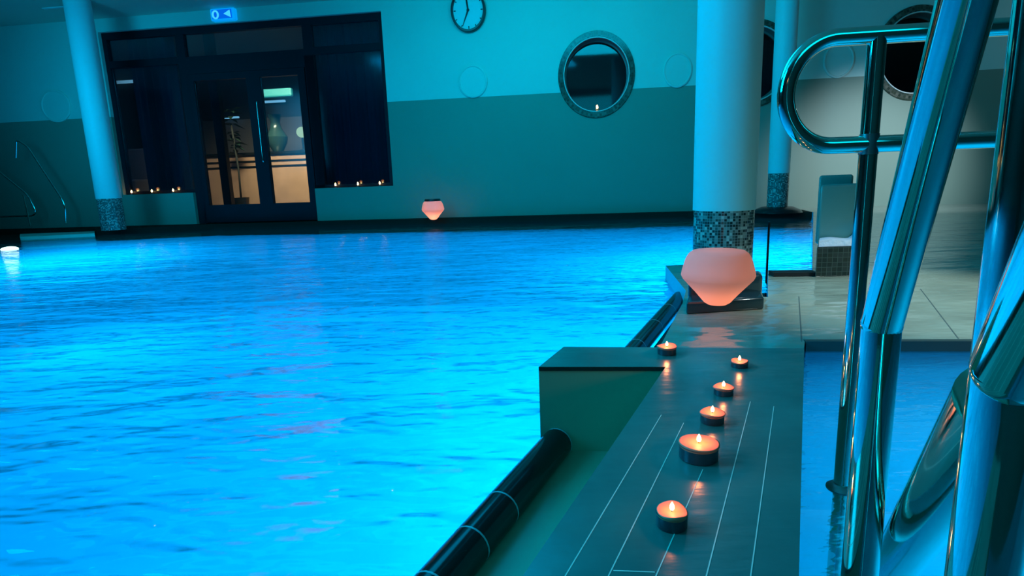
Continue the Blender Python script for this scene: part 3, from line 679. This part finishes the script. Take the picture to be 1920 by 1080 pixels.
lb = P(1344, 574, ZD+.049); dep = (lb-EYE).dot(FW)
wid = 133/F*dep; lb = lb + Vector((lb.x, lb.y, 0)).normalized()*.02
hl = 1.02*(VPl(1348, 472, lb, Vector((1, 0, 0))).z-lb.z)
Lc = lantern(tuple(lb), wid, hl, 'large glowing salmon pink lantern on the deck in front of the thick column', .42)
MGLB = pbr('dark_teal_holder', (.02, .05, .06), .12, spec=.7)
v = Vector((lb.x, lb.y, 0)).normalized(); sd = Vector((v.y, -v.x, 0))
q0, q1 = P(1284, 590, ZD), P(1434, 580, ZD)
cc = (q0+q1)/2; wd = (q1-q0).length; ax = (q1-q0).normalized(); ay = Vector((-ax.y, ax.x, 0)); av = v
bm = bmesh.new(); obox(bm, cc+av*.19, ax, av, wd*.98, .10, ZD+.002, ZD+hl*.58); bevel(bm, .02, 4); link('holder', bm, MGLB, Lc, True, 40)
bm = bmesh.new(); obox(bm, cc+av*.12, ax, av, wd*.97, .24, ZD, ZD+.048); bevel(bm, .008, 3); link('tray', bm, MGLB, Lc, True, 40)
lb2 = P(813, 414, ZD+.0); lb2 = P(813, 412, ZD)
dep2 = (lb2-EYE).dot(FW); w2 = 42/F*dep2; h2 = VPl(813, 377, lb2, U).z-ZD
lb2 = lb2 + N*.0
L2c = lantern(tuple(lb2), w2, h2, 'small-looking glowing pink lantern on the pool ledge against the back wall', 1.6)
bm = bmesh.new(); lathe(bm, [(0, 0), (w2*.36, 0), (w2*.36, .012), (w2*.34, .03), (0, .03)], (lb2.x, lb2.y, ZD+h2), 32); link('lid', bm, MBLACK, L2c, True, 40)

# ------------------------------------------------------------------ moulded seat and step on the deck
s0, s1 = P(1530, 519, ZD), P(1609, 517, ZD); sx = (s1-s0).normalized(); sy = Vector((s0.x+s1.x, s0.y+s1.y, 0)).normalized(); sw = (s1-s0).length; sc_ = (s0+s1)/2
zz = lambda y, off=0: VPl(1570, y, sc_+sy*off, sx).z
seat = empty('moulded_seat', Vector((sc_.x, sc_.y, ZD)), 'upright dark teal moulded seat with a towel and dark mosaic base on the wet deck', 'seat')
bm = bmesh.new(); obox(bm, sc_+sy*.11, sx, sy, sw*1.04, .24, ZD, zz(462)); bevel(bm, .004); link('mosaic_base', bm, MMOSD, seat)
bm = bmesh.new(); obox(bm, sc_+sy*.17-sx*.014, sx, sy, sw*.98, .07, zz(462)-.01, zz(345, .13)); bevel(bm, .018, 4); link('backrest', bm, MSEAT, seat, True, 40)
bm = bmesh.new(); obox(bm, sc_+sy*.24-sx*.040, sx, sy, sw*.84, .05, zz(462)-.01, zz(328, .21)); bevel(bm, .014, 4); link('rear_shell', bm, MSEAT, seat, True, 40)
# folded towel
bm = bmesh.new(); n = 14
for i in range(n+1):
    pass
grid = [[None]*9 for _ in range(n+1)]
for side in (0, 1):
    for i in range(n+1):
        for j in range(9):
            s = i/n; q = j/8
            top = zz(450)+.004*sin(s*7)+.012*max(0, s-.7)*10*(q) + (.03*((s-.72)/.28)**2 if s > .72 else 0)
            p = sc_ + sx*(sw*(s-.5)*.97) + sy*(.0+.12*q)
            grid[i][j] = bm.verts.new((p.x, p.y, top if side == 0 else zz(462)+.001)) if side == 0 else grid[i][j]
bot = [[bm.verts.new((grid[i][j].co.x, grid[i][j].co.y, zz(462)+.0008)) for j in range(9)] for i in range(n+1)]
for i in range(n):
    for j in range(8):
        bm.faces.new((grid[i][j], grid[i+1][j], grid[i+1][j+1], grid[i][j+1])); bm.faces.new((bot[i][j], bot[i][j+1], bot[i+1][j+1], bot[i+1][j]))
for i in range(n):
    bm.faces.new((grid[i][0], bot[i][0], bot[i+1][0], grid[i+1][0])); bm.faces.new((grid[i][8], grid[i+1][8], bot[i+1][8], bot[i][8]))
for j in range(8):
    bm.faces.new((grid[0][j], grid[0][j+1], bot[0][j+1], bot[0][j])); bm.faces.new((grid[n][j], bot[n][j], bot[n][j+1], grid[n][j+1]))
tag(link('towel', bm, MTOWEL, None, True, 60), 'pale folded towel lying on the dark moulded seat', 'towel')
# slim black post at the gutter corner
pb = P(1438, 503, ZD); zt1 = VPl(1438, 416, pb, U).z
bm = bmesh.new(); tube(bm, [(pb.x, pb.y, -.1), (pb.x, pb.y, zt1)], .006, 12)
tag(link('marker_post', bm, MBLACK, None, True, 40), 'slim black post rising from the water right of the large lantern', 'post')
# deck grout lines
dg = struct(empty('trim_6', Vector((1.5, 2.5, ZD))))
for a, b in (((1726, 542), (1797, 635)), ((1498, 556), (1503, 640)), ((1380, 600), (1700, 588))):
    if a[0] == 1380: continue
    p, q = P(*a, ZD), P(*b, ZD); d = (q-p).normalized(); n = Vector((d.y, -d.x, 0)); bm = bmesh.new()
    pts = [p-n*.0018, q-n*.0018, q+n*.0018, p+n*.0018]
    hexa(bm, [Vector((v_.x, v_.y, ZD-.002)) for v_ in pts]+[Vector((v_.x, v_.y, ZD+.0006)) for v_ in pts]); link('grout_line', bm, pbr('deck_grout', (.10, .12, .11), .5), dg)

# ------------------------------------------------------------------ handrails
# 1 looped rail with post standing in the spa
pf = P(1578, 915, ZS)
lr = empty('handrail', Vector((pf.x, pf.y, ZS)), 'looped steel handrail with a rounded end and one post standing in the spa', 'handrail', None)
def lp_(x, y): return VPl(x, y, pf, U)
r1 = .0135
top_r, bot_r = lp_(1990, 38), lp_(1990, 262)
zt2 = lp_(1640, 66).z; zb2 = lp_(1640, 270).z; xl = lp_(1474, 172)
R_ = (zt2-zb2)/2; ce = lp_(1565, 168); zc_ = (zt2+zb2)/2
pc = Vector((ce.x, ce.y, 0)); su = (pc-Vector((xl.x, xl.y, 0))).length
pts = [Vector((pc.x, pc.y, 0))+U*1.0+Vector((0, 0, zt2))]
for i in range(33):
    a = pi/2 + pi*i/32; pts.append(pc + U*(su*cos(a)) + Vector((0, 0, zc_+R_*sin(a))))
pts.append(Vector((pc.x, pc.y, 0))+U*1.0+Vector((0, 0, zb2)))
bm = bmesh.new(); tube(bm, pts, r1, 20); link('loop_rail', bm, MSTEEL, lr, True, 40)
bm = bmesh.new(); tube(bm, [Vector((pf.x, pf.y, -.5)), Vector((pf.x, pf.y, zt2))], r1, 20); link('post', bm, MSTEEL, lr, True, 40)
e_ = pc+U*1.0
bm = bmesh.new(); tube(bm, [Vector((e_.x, e_.y, -.5)), Vector((e_.x, e_.y, zt2))], r1, 20); link('post', bm, MSTEEL, lr, True, 40)
bm = bmesh.new(); lathe(bm, [(r1, 0), (r1*1.9, .0), (r1*1.9, .004), (r1*1.1, .012), (r1*1.0, .012)], (pf.x, pf.y, ZS-.002), 24); link('collar', bm, MSTEEL2, lr, True, 40)
for zq in (zb2,):
    bm = bmesh.new(); tube(bm, [Vector((pf.x, pf.y, zq-.016)), Vector((pf.x, pf.y, zq+.016))], r1*1.06, 20); link('weld', bm, MSTEEL2, lr, True, 40)
# 2 slanted rail on upright post
zA = .547; a0 = D(1653, 608, zA); b0 = D(1812, 0, .375); ext = (b0-a0)*1.5
foot = Vector((a0.x, a0.y, -.5))
sr = empty('handrail', Vector((a0.x, a0.y, ZS)), 'thick steel handrail slanting up from a joint on an upright post', 'handrail', None)
bm = bmesh.new(); tube(bm, [foot, a0-Vector((0, 0, .004))], .0168, 28); link('post', bm, MSTEEL, sr, True, 40)
bm = bmesh.new(); tube(bm, [a0, a0+ext], .0172, 28); link('slanted_rail', bm, MSTEEL, sr, True, 40)
bm = bmesh.new(); bmesh.ops.create_uvsphere(bm, u_segments=28, v_segments=18, radius=.0176); bmesh.ops.translate(bm, verts=bm.verts, vec=a0); link('joint', bm, MSTEEL, sr, True)
# 3 nearest rail with braces
c0 = D(1893, 700, .28)
nr = empty('handrail', Vector((c0.x, c0.y, ZS)), 'nearest upright steel rail at the right edge with two diagonal braces', 'handrail', None)
bm = bmesh.new(); tube(bm, [Vector((c0.x, c0.y, -.5)), Vector((c0.x, c0.y, 1.2))], .0158, 32); link('post', bm, MSTEEL, nr, True, 40)
p0, p1 = D(1662, 1080, .75), D(1733, 976, .51); dd = (p0-p1).normalized(); 
jn = c0-Vector((0, 0, .02))
bm = bmesh.new(); tube(bm, [D(1884, 752, .315), p0+dd*.3], .0235, 28); link('brace', bm, MSTEEL, nr, True, 40)
bm = bmesh.new(); tube(bm, [D(1903, 692, .262), D(2230, 30, .15)], .0165, 32); link('brace', bm, MSTEEL, nr, True, 40)
bm = bmesh.new(); bmesh.ops.create_uvsphere(bm, u_segments=28, v_segments=18, radius=.0166); bmesh.ops.translate(bm, verts=bm.verts, vec=D(1903, 692, .262)); link('joint', bm, MSTEEL, nr, True)
# far left ladder rails
def farp(x, y, off=.35): return VPl(x, y, W(-8, 0, 0)+N*off, U)
g = 'thin pool handrails at the far left'
f1 = farp(47, 405)
h1 = empty('handrail', farp(57, 424), 'thin far handrail bending back in a hook at the left picture edge', 'handrail')
bm = bmesh.new(); tube(bm, fillet([farp(-90, 250), farp(52, 365), farp(72, 404), farp(-90, 409)], [.10, .16]), .014, 10); link('rail', bm, MSTEEL, h1, True, 40)
bm = bmesh.new(); tube(bm, [farp(44, 366, .36), farp(57, 424, .36)], .012, 10); link('post', bm, MSTEEL, h1, True, 40)
h2_ = empty('handrail', farp(124, 402), 'thin far handrail sloping down toward the slim left column', 'handrail')
bm = bmesh.new(); tube(bm, fillet([farp(30, 296), farp(31, 262), farp(52, 275), farp(122, 382), farp(124, 418)], [.05, .08, .12]), .014, 10); link('rail', bm, MSTEEL, h2_, True, 40)

# ------------------------------------------------------------------ lamps and fill lights
def area(name, loc, target, sx, sy, power, color, spread=None):
    o = lamp('AREA', name, loc, power, color); o.data.shape = 'RECTANGLE'; o.data.size = sx; o.data.size_y = sy
    d = Vector(target)-Vector(loc); o.rotation_euler = d.to_track_quat('-Z', 'Y').to_euler()
    if spread: o.data.spread = spread
    return o
CY = (0, .52, 1.0); CG = (0, .62, .95)
area('pool_hall_fill', (-1.8, 4.4, 3.15), (-1.8, 4.4, 0), 4, 2.5, 130, CY)  # overhead fill added to supplement the cyan ambient of the room
area('pool_hall_fill', (.3, 6.2, 3.1), (.8, 9, 2.0), 3.4, .6, 52, CG)  # second added cyan fill, aimed at the back wall
area('left_fill', (-3.2, 1.2, 2.2), (2.2, 4.2, 1.4), 1.6, 1.6, 140, CY)  # unseen fill added to brighten the columns from the left
area('left_column_fill', (-6.0, 5.0, 1.9), (-5.9, 8.6, 1.8), 1.0, 1.6, 14, CY, radians(70))  # cyan fill added for the slim left column
area('rear_light', (.5, -1.6, 2.6), (.8, 2, .2), 2.5, 1, 16, CG)
def spot(name, loc, target, power, color, ang, size=.15, blend=.6):
    o = lamp('SPOT', name, loc, power, color, size); o.data.spot_size = radians(ang); o.data.spot_blend = blend
    d = Vector(target)-Vector(loc); o.rotation_euler = d.to_track_quat('-Z', 'Y').to_euler(); return o
spot('deck_spot', (5.1, 4.4, 2.2), (4.9, 7.9, .5), 800, (.66, .80, 1), 46, .12, 1.0)
lamp('POINT', 'spa_glint_light', (7.1, 6.6, 2.45), 3, (.9, 1, 1), .04)  # added out of view to put sparkle on the spa water
spot('deck_spot', (3.2, 1.0, 2.8), (1.8, 2.2, 0), 540, (.78, 1, .98), 30)
lamp('POINT', 'warm_lamp', (-.9, -1.3, 1.5), .9, (1, .38, .16), .05)
# underwater pool light: broad sheets added just below the surface to brighten the water
for i, (x, y, sx_, sy_, pw) in enumerate(((-3.6, 5.0, 9, 5.2, 250), (-2.2, .8, 4, 2.4, 28), (-3.6, 8.1, 7, 1.2, 62), (1.6, 7.6, 4, 1.2, 40))):
    area('underwater_light', (x, y, -.12), (x, y+.001, -1), sx_, sy_, pw, (0, .46, 1.0))
for (px, py, sz, pw) in ((850, 745, .5, 17), (1085, 560, .8, 30), (120, 466, 1.6, 75), (1230, 455, 1.0, 40), (1490, 440, 1.4, 130)):
    q = P(px, py, 0); area('underwater_light', (q.x, q.y, -.30), (q.x, q.y+.001, -1), sz, sz, pw, (0, .62, 1.0))
area('spa_lamp', (1.3, .9, -.05), (1.3, .901, -1), .9, 1.3, 12, (0, .6, 1))
# hall lights
area('hall_light', tuple(W(-4.2, 1.2, 3.1)), tuple(W(-4.2, 2.9, .7)), 2.2, .3, 270, (1, .52, .26), radians(100))
area('hall_light', tuple(W(-6.8, .6, 3.0)), tuple(W(-6.8, 1.8, .6)), .8, .3, 6, (.9, .75, 1))

area('hall_light', tuple(W(3.0, 1.5, 3.1)), tuple(W(3.0, 4.0, 1.0)), 5, .5, 16, (0, .5, 1), radians(110))  # dim blue fill added to tint the hall behind the portholes
w = bpy.data.worlds.new('night'); S.world = w; w.use_nodes = True
w.node_tree.nodes['Background'].inputs[0].default_value = (0, .02, .03, 1); w.node_tree.nodes['Background'].inputs[1].default_value = 1

# ------------------------------------------------------------------ camera
cd = bpy.data.cameras.new('camera'); cam = bpy.data.objects.new('camera', cd); COL.objects.link(cam)
cd.sensor_fit = 'HORIZONTAL'; cd.sensor_width = 36; cd.lens = F/1920*36; cd.clip_start = .02; cd.clip_end = 60
m = Matrix((RI, UP, -FW)).transposed().to_4x4(); m.translation = EYE; cam.matrix_world = m
S.camera = cam
S.view_settings.view_transform = 'Standard'; S.view_settings.look = 'None'; S.view_settings.exposure = 0; S.view_settings.gamma = 1
S.view_settings.use_curve_mapping = False
S.cycles.max_bounces = 8; S.cycles.transparent_max_bounces = 12; S.cycles.sample_clamp_indirect = 3
S.cycles.caustics_refractive = False; S.cycles.caustics_reflective = False
try: S.cycles.use_denoising = True
except Exception: pass
